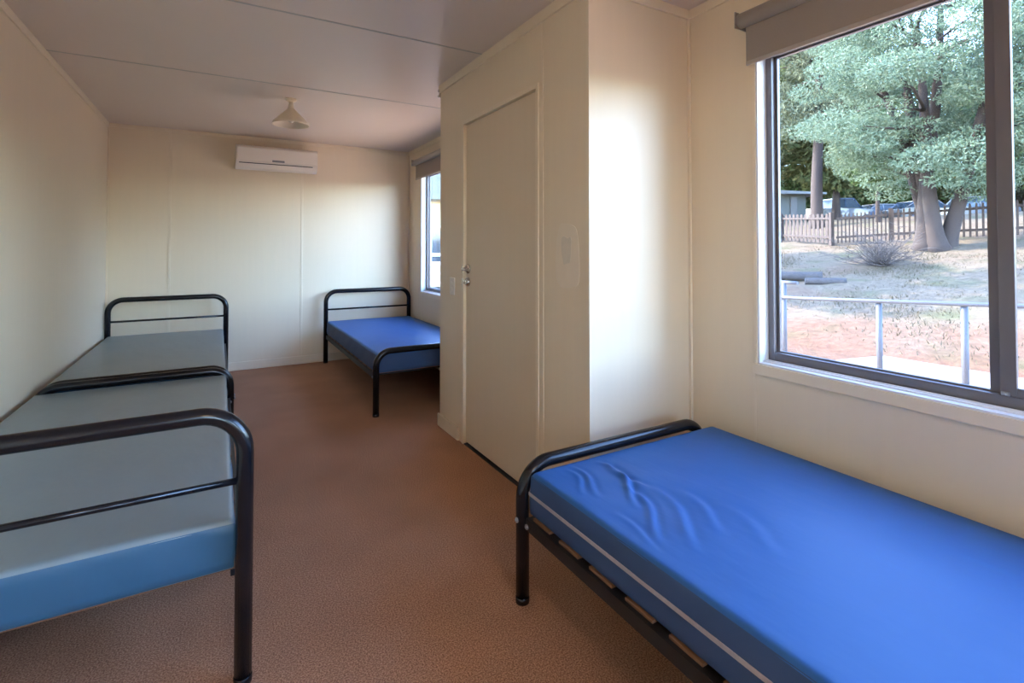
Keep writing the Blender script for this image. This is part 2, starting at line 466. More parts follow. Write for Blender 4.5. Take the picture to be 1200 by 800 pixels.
# repaired paint patch on the partition (thin skim of filler with its own outline)
def blob_patch(name, cy, cz, ry, rz, th, m, seed, n=40, wob=0.07):
    rnd = random.Random(seed); ph = [rnd.uniform(0, 6.28) for _ in range(5)]
    bm = NB(); pr = []
    for k in range(n):
        a = 2 * PI * k / n
        w = 1 + wob * (math.sin(2 * a + ph[0]) + 0.6 * math.sin(3 * a + ph[1]) + 0.4 * math.sin(5 * a + ph[2]))
        c, s = math.cos(a), math.sin(a)
        pr.append((cy + ry * w * math.copysign(abs(c) ** 0.6, c), cz + rz * w * math.copysign(abs(s) ** 0.6, s)))
    prism(bm, pr, 'x', PX - th, PX + 0.001)
    return bm
bm = blob_patch('p', 1.852, 1.205, 0.082, 0.155, 0.0012, None, 3); pt = struct('trim_60', bm, M['patch'])
bm = blob_patch('p', 1.857, 1.235, 0.032, 0.07, 0.0020, None, 8, wob=0.15); struct('mark', bm, M['mark'], pt)

# door
door = bpy.data.objects.new('door_1', None); C.objects.link(door); door['kind'] = 'structure'
door.location = (PX, (DY0 + DY1) / 2, 0)
def dpart(name, bm, m, par=None):
    bmesh.ops.translate(bm, verts=bm.verts, vec=-Vector(door.location))
    return obj(name, bm, M[m], par or door)
bm = NB(); box(bm, PX + 0.014, PX + 0.052, DY0 + 0.028, DY1 - 0.028, 0.016, DZ - 0.028, 0.0015)
slab = dpart('door_panel', bm, 'door')
bm = NB()
box(bm, PX - 0.005, PX + 0.070, DY0, DY0 + 0.024, 0, DZ, 0.002); box(bm, PX - 0.005, PX + 0.070, DY1 - 0.024, DY1, 0, DZ, 0.002)
box(bm, PX - 0.005, PX + 0.070, DY0 + 0.024, DY1 - 0.024, DZ - 0.024, DZ, 0.002)
dpart('door_frame', bm, 'trim')
bm = NB(); box(bm, PX + 0.001, PX + 0.066, DY0 + 0.024, DY1 - 0.024, 0.0, 0.006, 0.001); dpart('threshold', bm, 'dark')
# lever and deadlock
HY = 2.925
RX = Matrix.Rotation(-PI / 2, 3, 'Y')
bm = NB()
lathe(bm, [(0, 0), (0.031, 0), (0.031, 0.007), (0.025, 0.012), (0.010, 0.011), (0.010, 0.045), (0, 0.047)], (PX + 0.014, HY, 1.112), 24, RX)
tube(bm, [(PX - 0.028, HY, 1.112), (PX - 0.034, HY - 0.02, 1.113), (PX - 0.036, HY - 0.06, 1.111), (PX - 0.034, HY - 0.105, 1.106)], [0.0095, 0.009, 0.008, 0.0065], 12)
dpart('lever_handle', bm, 'chrome')
bm = NB()
lathe(bm, [(0, 0), (0.029, 0), (0.029, 0.008), (0.021, 0.018), (0.012, 0.018), (0, 0.018)], (PX + 0.014, HY, 1.030), 24, RX)
box(bm, PX - 0.022, PX - 0.002, HY - 0.004, HY + 0.004, 1.018, 1.042, 0.002)
dpart('deadlock', bm, 'chrome')
bm = NB()
box(bm, PX - 0.0075, PX - 0.004, DY1 - 0.020, DY1 - 0.004, 1.085, 1.135, 0.001); box(bm, PX - 0.0075, PX - 0.004, DY1 - 0.020, DY1 - 0.004, 1.005, 1.05, 0.001)
dpart('strike_plate', bm, 'chrome')

# ------------------------------------------------------------------ windows
def make_window(name, y0, y1, mull):
    w = bpy.data.objects.new(name, None); C.objects.link(w); w['kind'] = 'structure'
    w.location = (XR, (y0 + y1) / 2, WZ0); O = -Vector(w.location)
    def part(n, bm, m, par=w):
        bmesh.ops.translate(bm, verts=bm.verts, vec=O)
        return obj(n, bm, M[m], par)
    lt = 0.010
    bm = NB()    # white liner of the reveal and the stepped sill
    box(bm, XR - 0.004, XR + T, y1 - lt, y1, WZ0, WZ1, 0.001); box(bm, XR - 0.004, XR + T, y0, y0 + lt, WZ0, WZ1, 0.001)
    box(bm, XR - 0.004, XR + T, y0 + lt, y1 - lt, WZ1 - lt, WZ1, 0.001)
    part('reveal_liner', bm, 'liner')
    bm = NB()
    box(bm, XR - 0.010, XR + T, y0 + lt, y1 - lt, WZ0, WZ0 + 0.008, 0.001)
    box(bm, XR + 0.018, XR + 0.024, y0 + lt, y1 - lt, WZ0 + 0.008, WZ0 + 0.014, 0.001)
    box(bm, XR + 0.040, XR + 0.046, y0 + lt, y1 - lt, WZ0 + 0.008, WZ0 + 0.016, 0.001)
    part('window_sill', bm, 'liner')
    bm = NB()    # beige architrave
    aw = 0.042
    box(bm, XR - 0.014, XR, y0 - aw, y1 + aw * 0.4, WZ0 - aw, WZ0, 0.002)
    box(bm, XR - 0.006, XR, y1, y1 + 0.014, WZ0, WZ1 + 0.014, 0.002); box(bm, XR - 0.006, XR, y0 - 0.014, y0, WZ0, WZ1 + 0.014, 0.002)
    part('architrave', bm, 'trim')
    a, b, c, d = y0 + lt, y1 - lt, WZ0 + 0.008, WZ1 - lt
    fx0, fx1 = XR + 0.056, XR + 0.098
    fw = 0.026
    bm = NB()
    box(bm, fx0, fx1, a, a + fw, c, d, 0.002); box(bm, fx0, fx1, b - fw, b, c, d, 0.002)
    box(bm, fx0, fx1, a + fw, b - fw, c, c + 0.040, 0.002); box(bm, fx0, fx1, a + fw, b - fw, d - 0.03, d, 0.002)
    fr = part('window_frame', bm, 'alu')
    # outer sash (fixed) on the far side, inner sliding sash on the near side
    sw = 0.030
    for nm, ya, yb, xa in (('fixed_sash', mull + 0.012, b - fw, fx0 + 0.022), ('sliding_sash', a + fw, mull + 0.022, fx0 + 0.004)):
        z0_, z1_ = c + 0.036, d - 0.028
        ws = 0.038
        bm = NB()
        wl = ws if nm == 'sliding_sash' else ws
        wr = 0.012 if nm == 'fixed_sash' else ws
        box(bm, xa, xa + 0.016, ya, ya + wl, z0_, z1_, 0.002); box(bm, xa, xa + 0.016, yb - wr, yb, z0_, z1_, 0.002)
        hb = 0.010 if nm == 'fixed_sash' else 0.030
        box(bm, xa, xa + 0.016, ya + wl, yb - wr, z0_, z0_ + hb, 0.002); box(bm, xa, xa + 0.016, ya + wl, yb - wr, z1_ - hb, z1_, 0.002)
        s = part(nm, bm, 'alu')
        bm = NB(); box(bm, xa + 0.006, xa + 0.010, ya + wl - 0.003, yb - wr + 0.003, z0_ + hb - 0.003, z1_ - hb + 0.003)
        part('pane', bm, 'glass', s)
    bm = NB(); box(bm, fx0 - 0.004, fx0 + 0.004, mull - 0.002, mull + 0.018, c + 0.040, c + 0.052, 0.002)
    lathe(bm, [(0, 0), (0.005, 0), (0.005, 0.004), (0, 0.005)], (fx0 - 0.004, mull + 0.008, c + 0.046), 12, RX)
    part('latch', bm, 'steel')
    return w
make_window('window_1', WIN[0][0], WIN[0][1], 0.570)
make_window('window_2', WIN[1][0], WIN[1][1], 4.70)
make_window('added_window_3', WIN[2][0], WIN[2][1], -2.15)  # unseen window added behind the camera to brighten the room
w4 = bpy.data.objects.new('added_window_4', None); C.objects.link(w4); w4['kind'] = 'structure'  # unseen rear window added as a source of skylight
bm = NB()
for xa in (RX0, (RX0 + RX1) / 2 - 0.02, RX1 - 0.04): box(bm, xa, xa + 0.04, YF - 0.07, YF - 0.03, RZ0, RZ1, 0.002)
box(bm, RX0, RX1, YF - 0.07, YF - 0.03, RZ0, RZ0 + 0.04, 0.002); box(bm, RX0, RX1, YF - 0.07, YF - 0.03, RZ1 - 0.04, RZ1, 0.002)
obj('window_frame', bm, M['alu'], w4)
bm = NB(); box(bm, RX0 + 0.04, RX1 - 0.04, YF - 0.052, YF - 0.048, RZ0 + 0.04, RZ1 - 0.04); obj('pane', bm, M['glass'], w4)

def make_blind(y0, y1, zb, label):
    t = thing('roller_blind', label, 'blind', (XR, (y0 + y1) / 2, 2.24), 0, None)
    O = -Vector(t.location)
    def part(n, bm, m):
        bmesh.ops.translate(bm, verts=bm.verts, vec=O); return obj(n, bm, M[m], t)
    rx = XR - 0.048
    bm = NB(); tube(bm, [(rx, y0, 2.215), (rx, y1, 2.215)], 0.032, 20)
    part('roller_tube', bm, 'blindtube')
    bm = NB()
    box(bm, rx + 0.010, rx + 0.0115, y0 + 0.02, y1 - 0.02, zb + 0.012, 2.21)
    part('fabric', bm, 'blind')
    bm = NB(); box(bm, rx + 0.006, rx + 0.016, y0 + 0.02, y1 - 0.02, zb, zb + 0.018, 0.003); part('bottom_rail', bm, 'blindtube')
    for yy in (y0 - 0.004, y1):
        bm = NB(); box(bm, rx - 0.034, XR, yy, yy + 0.004, 2.18, 2.25, 0.001); part('bracket', bm, 'blindtube')
    return t
make_blind(-1.0, 1.378, 2.020, 'beige fabric roller blind rolled almost up over the large right window')
make_blind(3.90, 5.56, 2.020, 'beige roller blind over the narrow strip of window at the far end')

# ------------------------------------------------------------------ beds
BW, BL = 0.93, 2.03
def hoop_path(w, h, rad, y=0, n=10):
    p = [(-w / 2, y, 0.0), (-w / 2, y, h - rad)]
    for k in range(1, n + 1):
        a = PI - (PI / 2) * k / n; p.append((-w / 2 + rad + rad * math.cos(a), y, h - rad + rad * math.sin(a)))
    p.append((0, y, h))
    for k in range(0, n + 1):
        a = PI / 2 - (PI / 2) * k / n; p.append((w / 2 - rad + rad * math.cos(a), y, h - rad + rad * math.sin(a)))
    p.append((w / 2, y, 0.0))
    return p
def make_bed(label, loc, rz):
    t = thing('bed_frame', label, 'bed', loc, rz, None)
    bm = NB(); tube(bm, hoop_path(BW, 0.772, 0.115, 0), 0.0235, 18); hd = obj('headboard_hoop', bm, M['black'], t)
    bm = NB(); tube(bm, [(-BW / 2 + 0.01, 0, 0.575), (BW / 2 - 0.01, 0, 0.575)], 0.0095, 12); obj('crossbar', bm, M['black'], hd)
    bm = NB(); tube(bm, hoop_path(BW, 0.474, 0.110, BL), 0.0235, 18); ft = obj('footboard_hoop', bm, M['black'], t)
    for yy in (0.10, BL - 0.10):
        bm = NB(); box(bm, -BW / 2 + 0.02, BW / 2 - 0.02, yy - 0.003, yy + 0.003, 0.278, 0.298, 0.001)
        obj('end_rail', bm, M['iron'], t)
    for s in (-1, 1):
        bm = NB()
        xa = s * (BW / 2 + 0.002)
        box(bm, min(xa, xa - s * 0.004), max(xa, xa - s * 0.004), 0.022, BL - 0.022, 0.262, 0.302, 0.001)
        box(bm, min(xa, xa - s * 0.035), max(xa, xa - s * 0.035), 0.022, BL - 0.022, 0.296, 0.300, 0.001)
        rl = obj('side_rail', bm, M['iron'], t)
        for yy in (BL,):
            d = 1 if yy == 0 else -1
            for (dy, dz) in ((0.004, 0.292), (0.034, 0.276)):
                bm = NB(); lathe(bm, [(0, 0), (0.009, 0), (0.009, 0.004), (0.005, 0.007), (0, 0.008)], (xa + (s * 0.022 if dy < 0.01 else s * 0.0), yy + d * dy, dz), 12, Matrix.Rotation(s * PI / 2, 3, 'Y'))
                obj('bolt', bm, M['steel'], rl)
    for k in range(13):
        yy = 0.10 + k * (BL - 0.20) / 12
        bm = NB(); box(bm, -BW / 2 + 0.012, BW / 2 - 0.012, yy - 0.050, yy + 0.050, 0.300, 0.309, 0.002); obj('slat', bm, M['slat'], t)
    for x in (-BW / 2, BW / 2):
        for yy in (0, BL):
            bm = NB(); lathe(bm, [(0, 0), (0.0240, 0), (0.0246, 0.003), (0.0246, 0.020), (0.0236, 0.021)], (x, yy, 0.0), 18)
            obj('foot_cap', bm, M['black'], t)
    return t
bed1 = make_bed('black tubular bed frame nearest on the left, its high curved headboard towards the viewer', (-0.392, 1.667, 0), 0)
dup(bed1, (-0.392, 5.794, 0), PI, 'black tubular bed frame against the left wall with its high headboard at the back wall')
dup(bed1, (1.485, 5.798, 0), PI, 'black tubular bed frame in the far right corner below the air conditioner')
dup(bed1, (1.404, 1.547 - BL, 0), 0, 'black tubular bed frame at front right under the large window, low curved foot end')

def make_mattress(label, loc, w, l, h, top_m, side_m, wr_fn=None, piping=True, nx=60, ny=120, rz=0):
    """box with rounded edges on a grid; mesh split in cover top and side band"""
    t = thing('mattress', label, 'mattress', loc, rz, None)
    r = 0.016
    def prof(u, L):     # remap a 0..1 param with more samples at ends
        return u
    xs = np.concatenate([[0, .004, .009, .016], np.linspace(0.03, w - 0.03, nx), [w - .016, w - .009, w - .004, w]]) - w / 2
    ys = np.concatenate([[0, .004, .009, .016], np.linspace(0.03, l - 0.03, ny), [l - .016, l - .009, l - .004, l]])
    X, Y = np.meshgrid(xs, ys, indexing='ij')
    dx = w / 2 - np.abs(X); dy = np.minimum(Y, l - Y)
    def drop(d):
        q = np.clip(1 - d / r, 0, 1); return r * (1 - np.sqrt(1 - q * q))
    Z = h - drop(dx) - drop(dy)
    edge = np.clip(np.minimum(dx, dy) / 0.25, 0, 1)
    Z = Z + 0.004 * edge
    if wr_fn is not None: Z = Z + wr_fn(X, Y) * np.clip(np.minimum(dx, dy) / 0.02, 0, 1)
    Z = np.maximum(Z, h - 2 * r)
    V = np.stack([X, Y, Z], -1).reshape(-1, 3)
    a, b = X.shape
    I = np.arange(a * b).reshape(a, b)
    F = np.stack([I[:-1, :-1], I[1:, :-1], I[1:, 1:], I[:-1, 1:]], -1).reshape(-1, 4)
    top = mesh_np('cover_top', V, F, M[top_m], t)
    top.data.polygons.foreach_set('use_smooth', np.ones(len(F), bool))
    # side band: perimeter loops from the bottom to the top edge, slightly bulging
    per = [(x, 0) for x in xs] + [(w / 2, y) for y in ys[1:]] + [(x, l) for x in xs[::-1][1:]] + [(-w / 2, y) for y in ys[::-1][1:-1]]
    zt = {}
    bm = NB(); rings = []
    lv = [0.0, 0.006, 0.025, 0.045, 0.065, 0.085, 0.105, h - 0.020, h - 0.012]
    rndp = random.Random(5)
    for z in lv:
        ring = []
        f = z / h
        bul = 0.004 * math.sin(PI * min(1, max(0, f)))
        if z == 0.0: bul = -0.006
        if z >= h - 0.013: bul = -0.001
        for i, (x, yy) in enumerate(per):
            nxn = -1 if x <= -w / 2 + 1e-6 else (1 if x >= w / 2 - 1e-6 else 0)
            nyn = -1 if yy <= 1e-6 else (1 if yy >= l - 1e-6 else 0)
            s = (x + w / 2) + yy
            wv = 0.0022 * math.sin(s * 21 + z * 40) * math.sin(s * 5.3) * (1 if 0.005 < z < h - 0.015 else 0)
            k = bul + wv
            ring.append(bm.verts.new((x + nxn * k, yy + nyn * k, z)))
        rings.append(ring)
    n = len(per)
    for A, B in zip(rings, rings[1:]):
        for i in range(n):
            f = bm.faces.new((A[i], A[(i + 1) % n], B[(i + 1) % n], B[i])); f.smooth = True
    # flat underside and the lip that runs up under the cover edge
    bm.faces.new(list(reversed(rings[0])))
    sb = obj('side_band', bm, M[side_m], t)
    if piping:
        bm = NB()
        zz = h * 0.50; e = 0.0055
        pp = [(-w / 2 - e, -e, zz), (w / 2 + e, -e, zz), (w / 2 + e, l + e, zz), (-w / 2 - e, l + e, zz), (-w / 2 - e, -e, zz)]
        for p, q in zip(pp, pp[1:]):
            box(bm, min(p[0], q[0]) - 0.001, max(p[0], q[0]) + 0.001, min(p[1], q[1]) - 0.001, max(p[1], q[1]) + 0.001, zz - 0.006, zz + 0.006, 0.0008)
        obj('piping', bm, M['piping'], sb)
    return t

def creases_right(X, Y):
    """fabric drag folds near the foot corner (low x, high y)"""
    Z = np.zeros_like(X)
    #  (x0,y0,x1,y1,bend,width,height)
    for (x0, y0, x1, y1, bd, wd, ht) in ((-.36, 1.93, -.40, 1.74, .02, .010, .005), (-.33, 1.95, -.37, 1.70, .02, .011, .006), (-.22, 1.93, -.30, 1.58, .035, .012, .012),
                                         (-.19, 1.90, -.24, 1.66, -.02, .013, .009), (-.27, 1.74, -.38, 1.42, .03, .013, .008), (-.20, 1.70, -.33, 1.34, .03, .016, .007),
                                         (-.14, 1.62, -.22, 1.36, .02, .016, .005), (-.41, 1.62, -.43, 1.40, .01, .010, .004), (-.10, 1.50, -.18, 1.22, .02, .02, .003)):
        dx, dy = x1 - x0, y1 - y0; L = math.hypot(dx, dy)
        u = ((X - x0) * dx + (Y - y0) * dy) / L / L
        v = (-(X - x0) * dy + (Y - y0) * dx) / L - bd * np.sin(np.clip(u, 0, 1) * PI * 1.5)
        env = np.clip(u, 0, 1) * np.clip(1 - u, 0, 1) * 4
        Z += 0.75 * ht * env * np.exp(-(v / wd) ** 2) - 0.5 * ht * env * np.exp(-((v - 1.7 * wd) / wd) ** 2)
    Z += 0.0012 * np.sin(X * 23 + Y * 11 + 1.5 * np.sin(Y * 7)) * np.exp(-((X + .3) ** 2 + (Y - 1.6) ** 2) / .15)
    return Z
def creases_soft(X, Y):
    return 0.0012 * np.sin(X * 9 + 2 * np.sin(Y * 3)) * np.sin(Y * 5 + 1)

SLZ = 0.310
make_mattress('bright blue vinyl mattress with creases on the front right bed under the window', (1.427, -0.455, SLZ), 0.945, 1.970, 0.150, 'vblue', 'vside', creases_right, True, 150, 300)
make_mattress('mattress with a blue side and glare painted grey on its top, on the nearest left bed', (-0.403, 1.700, SLZ), 0.905, 1.972, 0.142, 'vglare', 'vteal', creases_soft, False)
make_mattress('mattress with glare painted grey on its top, on the left bed that stands at the back wall', (-0.403, 3.790, SLZ), 0.905, 1.972, 0.142, 'vglare', 'vteal', creases_soft, False)
make_mattress('plain blue mattress on the bed in the far right corner', (1.486, 3.792, SLZ), 0.915, 1.970, 0.145, 'vblue', 'vside', creases_soft, False)

# ------------------------------------------------------------------ air conditioner
ac = thing('air_conditioner', 'white split system air conditioner mounted high on the back wall', 'air conditioner', (0.525, YB, 2.04))
def acp(n, bm, m, par=None):
    return obj(n, bm, M[m], par or ac)
hw, hh, dp = 0.385, 0.245, 0.185
pr = [(0, 0.015), (-dp * .55, 0.0), (-dp * .86, 0.02), (-dp, 0.07), (-dp, hh - 0.035), (-dp + 0.015, hh - 0.010), (-dp + 0.05, hh), (0, hh)]
bm = NB(); prism(bm, pr, 'x', -hw, hw)
bmesh.ops.bevel(bm, geom=[e for e in bm.edges], offset=0.004, segments=2, affect='EDGES')
acp('housing', bm, 'plastic')
bm = NB(); box(bm, -hw + 0.012, hw - 0.012, -dp - 0.008, -dp + 0.002, 0.078, hh - 0.03, 0.003); fp = acp('front_panel', bm, 'plastic')
bm = NB(); box(bm, -0.055, 0.060, -dp - 0.010, -dp - 0.006, 0.083, 0.103, 0.001); acp('display', bm, 'grey', fp)
bm = NB(); box(bm, -hw + 0.03, hw - 0.05, -dp - 0.0045, -dp + 0.004, 0.056, 0.064, 0.001); acp('outlet_slot', bm, 'dark')
bm = NB(); prism(bm, [(-dp - 0.002, 0.056), (-dp * .87 - 0.004, 0.014), (-dp * .87 + 0.003, 0.016), (-dp + 0.004, 0.056)], 'x', -hw + 0.03, hw - 0.05); acp('louvre', bm, 'plastic')
bm = NB()
for k in range(16):
    xx = -hw + 0.05 + k * (2 * hw - 0.1) / 15; box(bm, xx - 0.004, xx + 0.004, -dp + 0.055, -0.02, hh - 0.001, hh + 0.002)
acp('intake_grille', bm, 'grey')

# ------------------------------------------------------------------ ceiling lamp
lp = thing('ceiling_lamp', 'cream cone shaped lampshade hanging from the ceiling before the back wall', 'lamp', (0.478, 4.243, H))
bm = NB(); lathe(bm, [(0, 0), (0.042, 0), (0.042, -0.010), (0.030, -0.022), (0.012, -0.026), (0, -0.026)], (0, 0, 0), 28); obj('ceiling_rose', bm, M['shade'], lp)
bm = NB(); lathe(bm, [(0, -0.02), (0.017, -0.02), (0.015, -0.045), (0.022, -0.055), (0.022, -0.095), (0, -0.095)], (0, 0, 0), 24); obj('lamp_holder', bm, M['shade'], lp)
bm = NB(); lathe(bm, [(0.023, -0.074), (0.028, -0.082), (0.131, -0.185), (0.134, -0.204), (0.131, -0.204), (0.127, -0.187), (0.024, -0.086), (0.023, -0.074)], (0, 0, 0), 48); obj('lamp_shade', bm, M['shade'], lp)
bm = NB(); lathe(bm, [(0, -0.095), (0.014, -0.095), (0.014, -0.115), (0.026, -0.138), (0.030, -0.155), (0.026, -0.172), (0.012, -0.183), (0, -0.185)], (0, 0, 0), 24); obj('bulb', bm, M['plastic'], lp)

fill_lamp = dup(lp, (0.30, -1.1, H), 0, 'added cream cone lamp, unseen and lit as warm fill, near the wall with the small added window')  # unseen second lamp added for warm fill
bl = bpy.data.lights.new('fill_light', 'POINT'); bl.energy = 28; bl.color = (1.0, 0.78, 0.55); bl.shadow_soft_size = 0.05
blo = bpy.data.objects.new('fill_light', bl); C.objects.link(blo); blo.location = (0, 0, -0.235); blo.parent = fill_lamp

# ------------------------------------------------------------------ light switch and small bracket
sw = thing('light_switch', 'small white light switch on the partition left of the door', 'switch', (PX, 3.134, 0.99))
bm = NB(); box(bm, -0.010, 0, -0.036, 0.036, -0.058, 0.058, 0.004); obj('switch_plate', bm, M['plastic'], sw)
for zz in (0.018, -0.018):
    bm = NB(); box(bm, -0.014, -0.009, -0.010, 0.010, zz - 0.012, zz + 0.012, 0.002); obj('rocker', bm, M['plastic'], sw)
bm = NB()
box(bm, PX - 0.020, PX - 0.012, PE - 0.008, PE + 0.012, H - 0.085, H - 0.070, 0.002); box(bm, PX - 0.020, PX - 0.012, PE - 0.008, PE + 0.012, H - 0.045, H - 0.030, 0.002)
box(bm, PX - 0.014, PX - 0.0, PE - 0.004, PE + 0.004, H - 0.085, H - 0.030, 0.001)
tag(obj('wall_bracket', bm, M['chrome']), 'tiny metal bracket high on the far edge of the partition under the ceiling', 'bracket')

# ------------------------------------------------------------------ outside: building shell, ground
bm = NB(); prism(bm, [(XL - 0.7, H + 0.10), (XR + 0.55, H + 0.10), (XR + 0.55, H + 0.20), ((XL + XR) / 2, H + 0.55), (XL - 0.7, H + 0.20)], 'y', YF - 0.5, YB + 0.5)
struct('roof', bm, M['roof'])

bm = NB()
for k in range(8): box(bm, XR + T, 3.15, -1.66, -1.60, -0.36 + k * 0.345, -0.36 + k * 0.345 + 0.335, 0.006)
struct('wall_light_blocker', bm, M['wood'])  # unseen wall added outside to cut window light on the closet face

def gz(x):
    if x < 8.5: return -0.38
    if x < 30: return -0.38 + (x - 8.5) * 0.15
    return 2.845
def ground():
    xs = np.concatenate([[-60, -20, -5, 0, 4], np.linspace(7, 31, 90), [36, 50, 80, 140]])
    ys = np.concatenate([[-90, -50, -30, -20], np.linspace(-12, 30, 130), [40, 60, 100]])
    X, Y = np.meshgrid(xs, ys, indexing='ij')
    Z = np.vectorize(gz)(X)
    rough = np.clip((X - 8.8) / 1.5, 0, 1) * np.clip((31 - X) / 4, 0, 1)
    Z = Z + rough * (0.03 * np.sin(X * 1.7 + 2 * np.sin(Y * .8)) + 0.02 * np.sin(X * 4.1 + Y * 3.3) + 0.015 * np.sin(Y * 7 - X * 2))
    V = np.stack([X, Y, Z], -1).reshape(-1, 3); a, b = X.shape; I = np.arange(a * b).reshape(a, b)
    F = np.stack([I[:-1, :-1], I[1:, :-1], I[1:, 1:], I[:-1, 1:]], -1).reshape(-1, 4)
    o = mesh_np('ground', V, F, M['ground']); o['kind'] = 'structure'
    o.data.polygons.foreach_set('use_smooth', np.ones(len(F), bool))
ground()
bm = NB(); prism(bm, [(6.2, -9), (8.6, -9), (8.66, 3.78), (7.9, 3.98), (6.2, 4.1)], 'z', -0.5, -0.362); struct('path', bm, M['concrete'])
bm = NB(); prism(bm, [(2.09, -9), (6.2, -9), (6.2, 8.5), (2.09, 8.5)], 'z', -0.5, -0.365); struct('bounce_bed', bm, M['bounce'])  # unseen bed added to bounce warm sunlight into the room

# handrail along the ramp
hr = thing('handrail', 'galvanised pipe handrail with round posts beside the concrete path outside', 'handrail', (6.4, 2.8, -0.362))
O = Vector(hr.location)
def hrz(y): return 0.60 + (3.95 - y) * 0.05 - 0.0
for (py_) in (3.96, 2.862, 2.111, 1.2, 0.2, -0.8):
    top = 0.655 if py_ > 2.5 else 0.705
    top = 0.80 if py_ > 3.9 else hrz(py_) + 0.02
    bm = NB(); tube(bm, [Vector((6.4, py_, -0.362)) - O, Vector((6.4, py_, top - 0.006)) - O], 0.030, 16); obj('post', bm, M['galv'], hr)
bm = NB(); tube(bm, [Vector((6.37, 4.7, 0.59)) - O, Vector((6.37, 3.7, hrz(3.7))) - O, Vector((6.37, -1.0, hrz(-1.0))) - O], 0.022, 14); obj('rail', bm, M['galv'], hr)
bm = NB(); tube(bm, [Vector((6.4, 4.05, 0.80)) - O, Vector((6.4, 3.78, 0.80)) - O], 0.022, 14); obj('rail', bm, M['galv'], hr)

# ------------------------------------------------------------------ picket fences
def fence(name, label, cat, p0, p1, h, nb, wd, posts, pw=0.09, railc=True, group=None):
    (xa, ya), (xb, yb) = p0, p1
    L = math.hypot(xb - xa, yb - ya); ang = math.atan2(yb - ya, xb - xa)
    za, zb = gz(xa), gz(xb); sl = (zb - za) / L
    t = thing(name, label, cat, (xa, ya, za - 0.03), ang, group)
    for k in range(nb):
        s = (k + 0.5) * L / nb; z0 = sl * s + 0.10
        bm = NB()
        prism(bm, [(s - wd / 2, z0), (s + wd / 2, z0), (s + wd / 2, z0 + h - 0.14), (s, z0 + h - 0.09), (s - wd / 2, z0 + h - 0.14)], 'y', -0.045, -0.025)
        obj('picket', bm, M['wood'], t)
    for zz in (0.28, h - 0.22):
        bm = NB(); prism(bm, [(0, zz), (L, zz + sl * L), (L, zz + sl * L + 0.08), (0, zz + 0.08)], 'y', -0.025, 0.02); obj('rail', bm, M['wood'], t)
    for s in posts:
        bm = NB(); box(bm, s - pw / 2, s + pw / 2, -pw / 2 + 0.06, pw / 2 + 0.06, sl * s, sl * s + h + 0.05, 0.008); obj('post', bm, M['wood'], t)
    return t
fence('picket_fence', 'broad weathered picket fence left of the gate, beyond the dry yard', 'fence', (20.1, 10.5), (22.3, 16.0), 1.22, 26, 0.13, (0.0, 2.9, 5.9), 0.13)
fence('gate', 'picket gate of thin bars between two posts in the yard fence', 'gate', (20.72, 8.95), (20.12, 10.40), 1.20, 13, 0.045, (), 0.09)
fence('picket_fence', 'darker thin picket fence stretching behind the big tree right of the gate', 'fence', (20.8, 8.9), (23.8, -2.0), 1.20, 72, 0.06, (0.0, 2.8, 5.6, 8.4, 11.2), 0.11)

# ------------------------------------------------------------------ trees
def leaves(rs, centers, radii, n, ln, wd, droop=0.0):
    """n leaf quads scattered in blobs; returns verts, faces"""
    centers = np.array(centers); radii = np.array(radii)
    pr = (radii.prod(1) ** (2 / 3.)); pr = pr / pr.sum()
    idx = rs.choice(len(centers), n, p=pr)
    d = rs.normal(size=(n, 3)); d /= np.linalg.norm(d, axis=1)[:, None]
    rad = rs.uniform(0.35, 1.0, n) ** 0.5
    P = centers[idx] + d * radii[idx] * rad[:, None]
    # leaf axis: outwards, with scatter
    A = d * 0.7 + rs.normal(size=(n, 3)) * 0.75; A[:, 2] -= droop
    A /= np.linalg.norm(A, axis=1)[:, None]
    B = np.cross(A, rs.normal(size=(n, 3))); B /= np.linalg.norm(B, axis=1)[:, None]
    l = ln * rs.uniform(0.6, 1.4, n)[:, None]; w = wd * rs.uniform(0.7, 1.3, n)[:, None]
    V = np.stack([P - A * l * 0.5, P + B * w * 0.5, P + A * l * 0.5, P - B * w * 0.5], 1).reshape(-1, 3)
    F = np.arange(n * 4).reshape(n, 4)
    return V, F

def limb(bm, p0, p1, r0, r1, rnd, bend=0.15, seg=8, n=10):
    p0, p1 = Vector(p0), Vector(p1); L = (p1 - p0).length
    o1 = Vector((rnd.uniform(-1, 1), rnd.uniform(-1, 1), rnd.uniform(-.3, .3))) * bend * L
    pts = []; rs = []
    for k in range(seg + 1):
        u = k / seg; pts.append(p0.lerp(p1, u) + o1 * math.sin(PI * u) + Vector((rnd.uniform(-1, 1), rnd.uniform(-1, 1), 0)) * 0.012 * L)
        rs.append(r0 + (r1 - r0) * u ** 0.8)
    pts[0] = p0; tube(bm, pts, rs, n)
    return pts

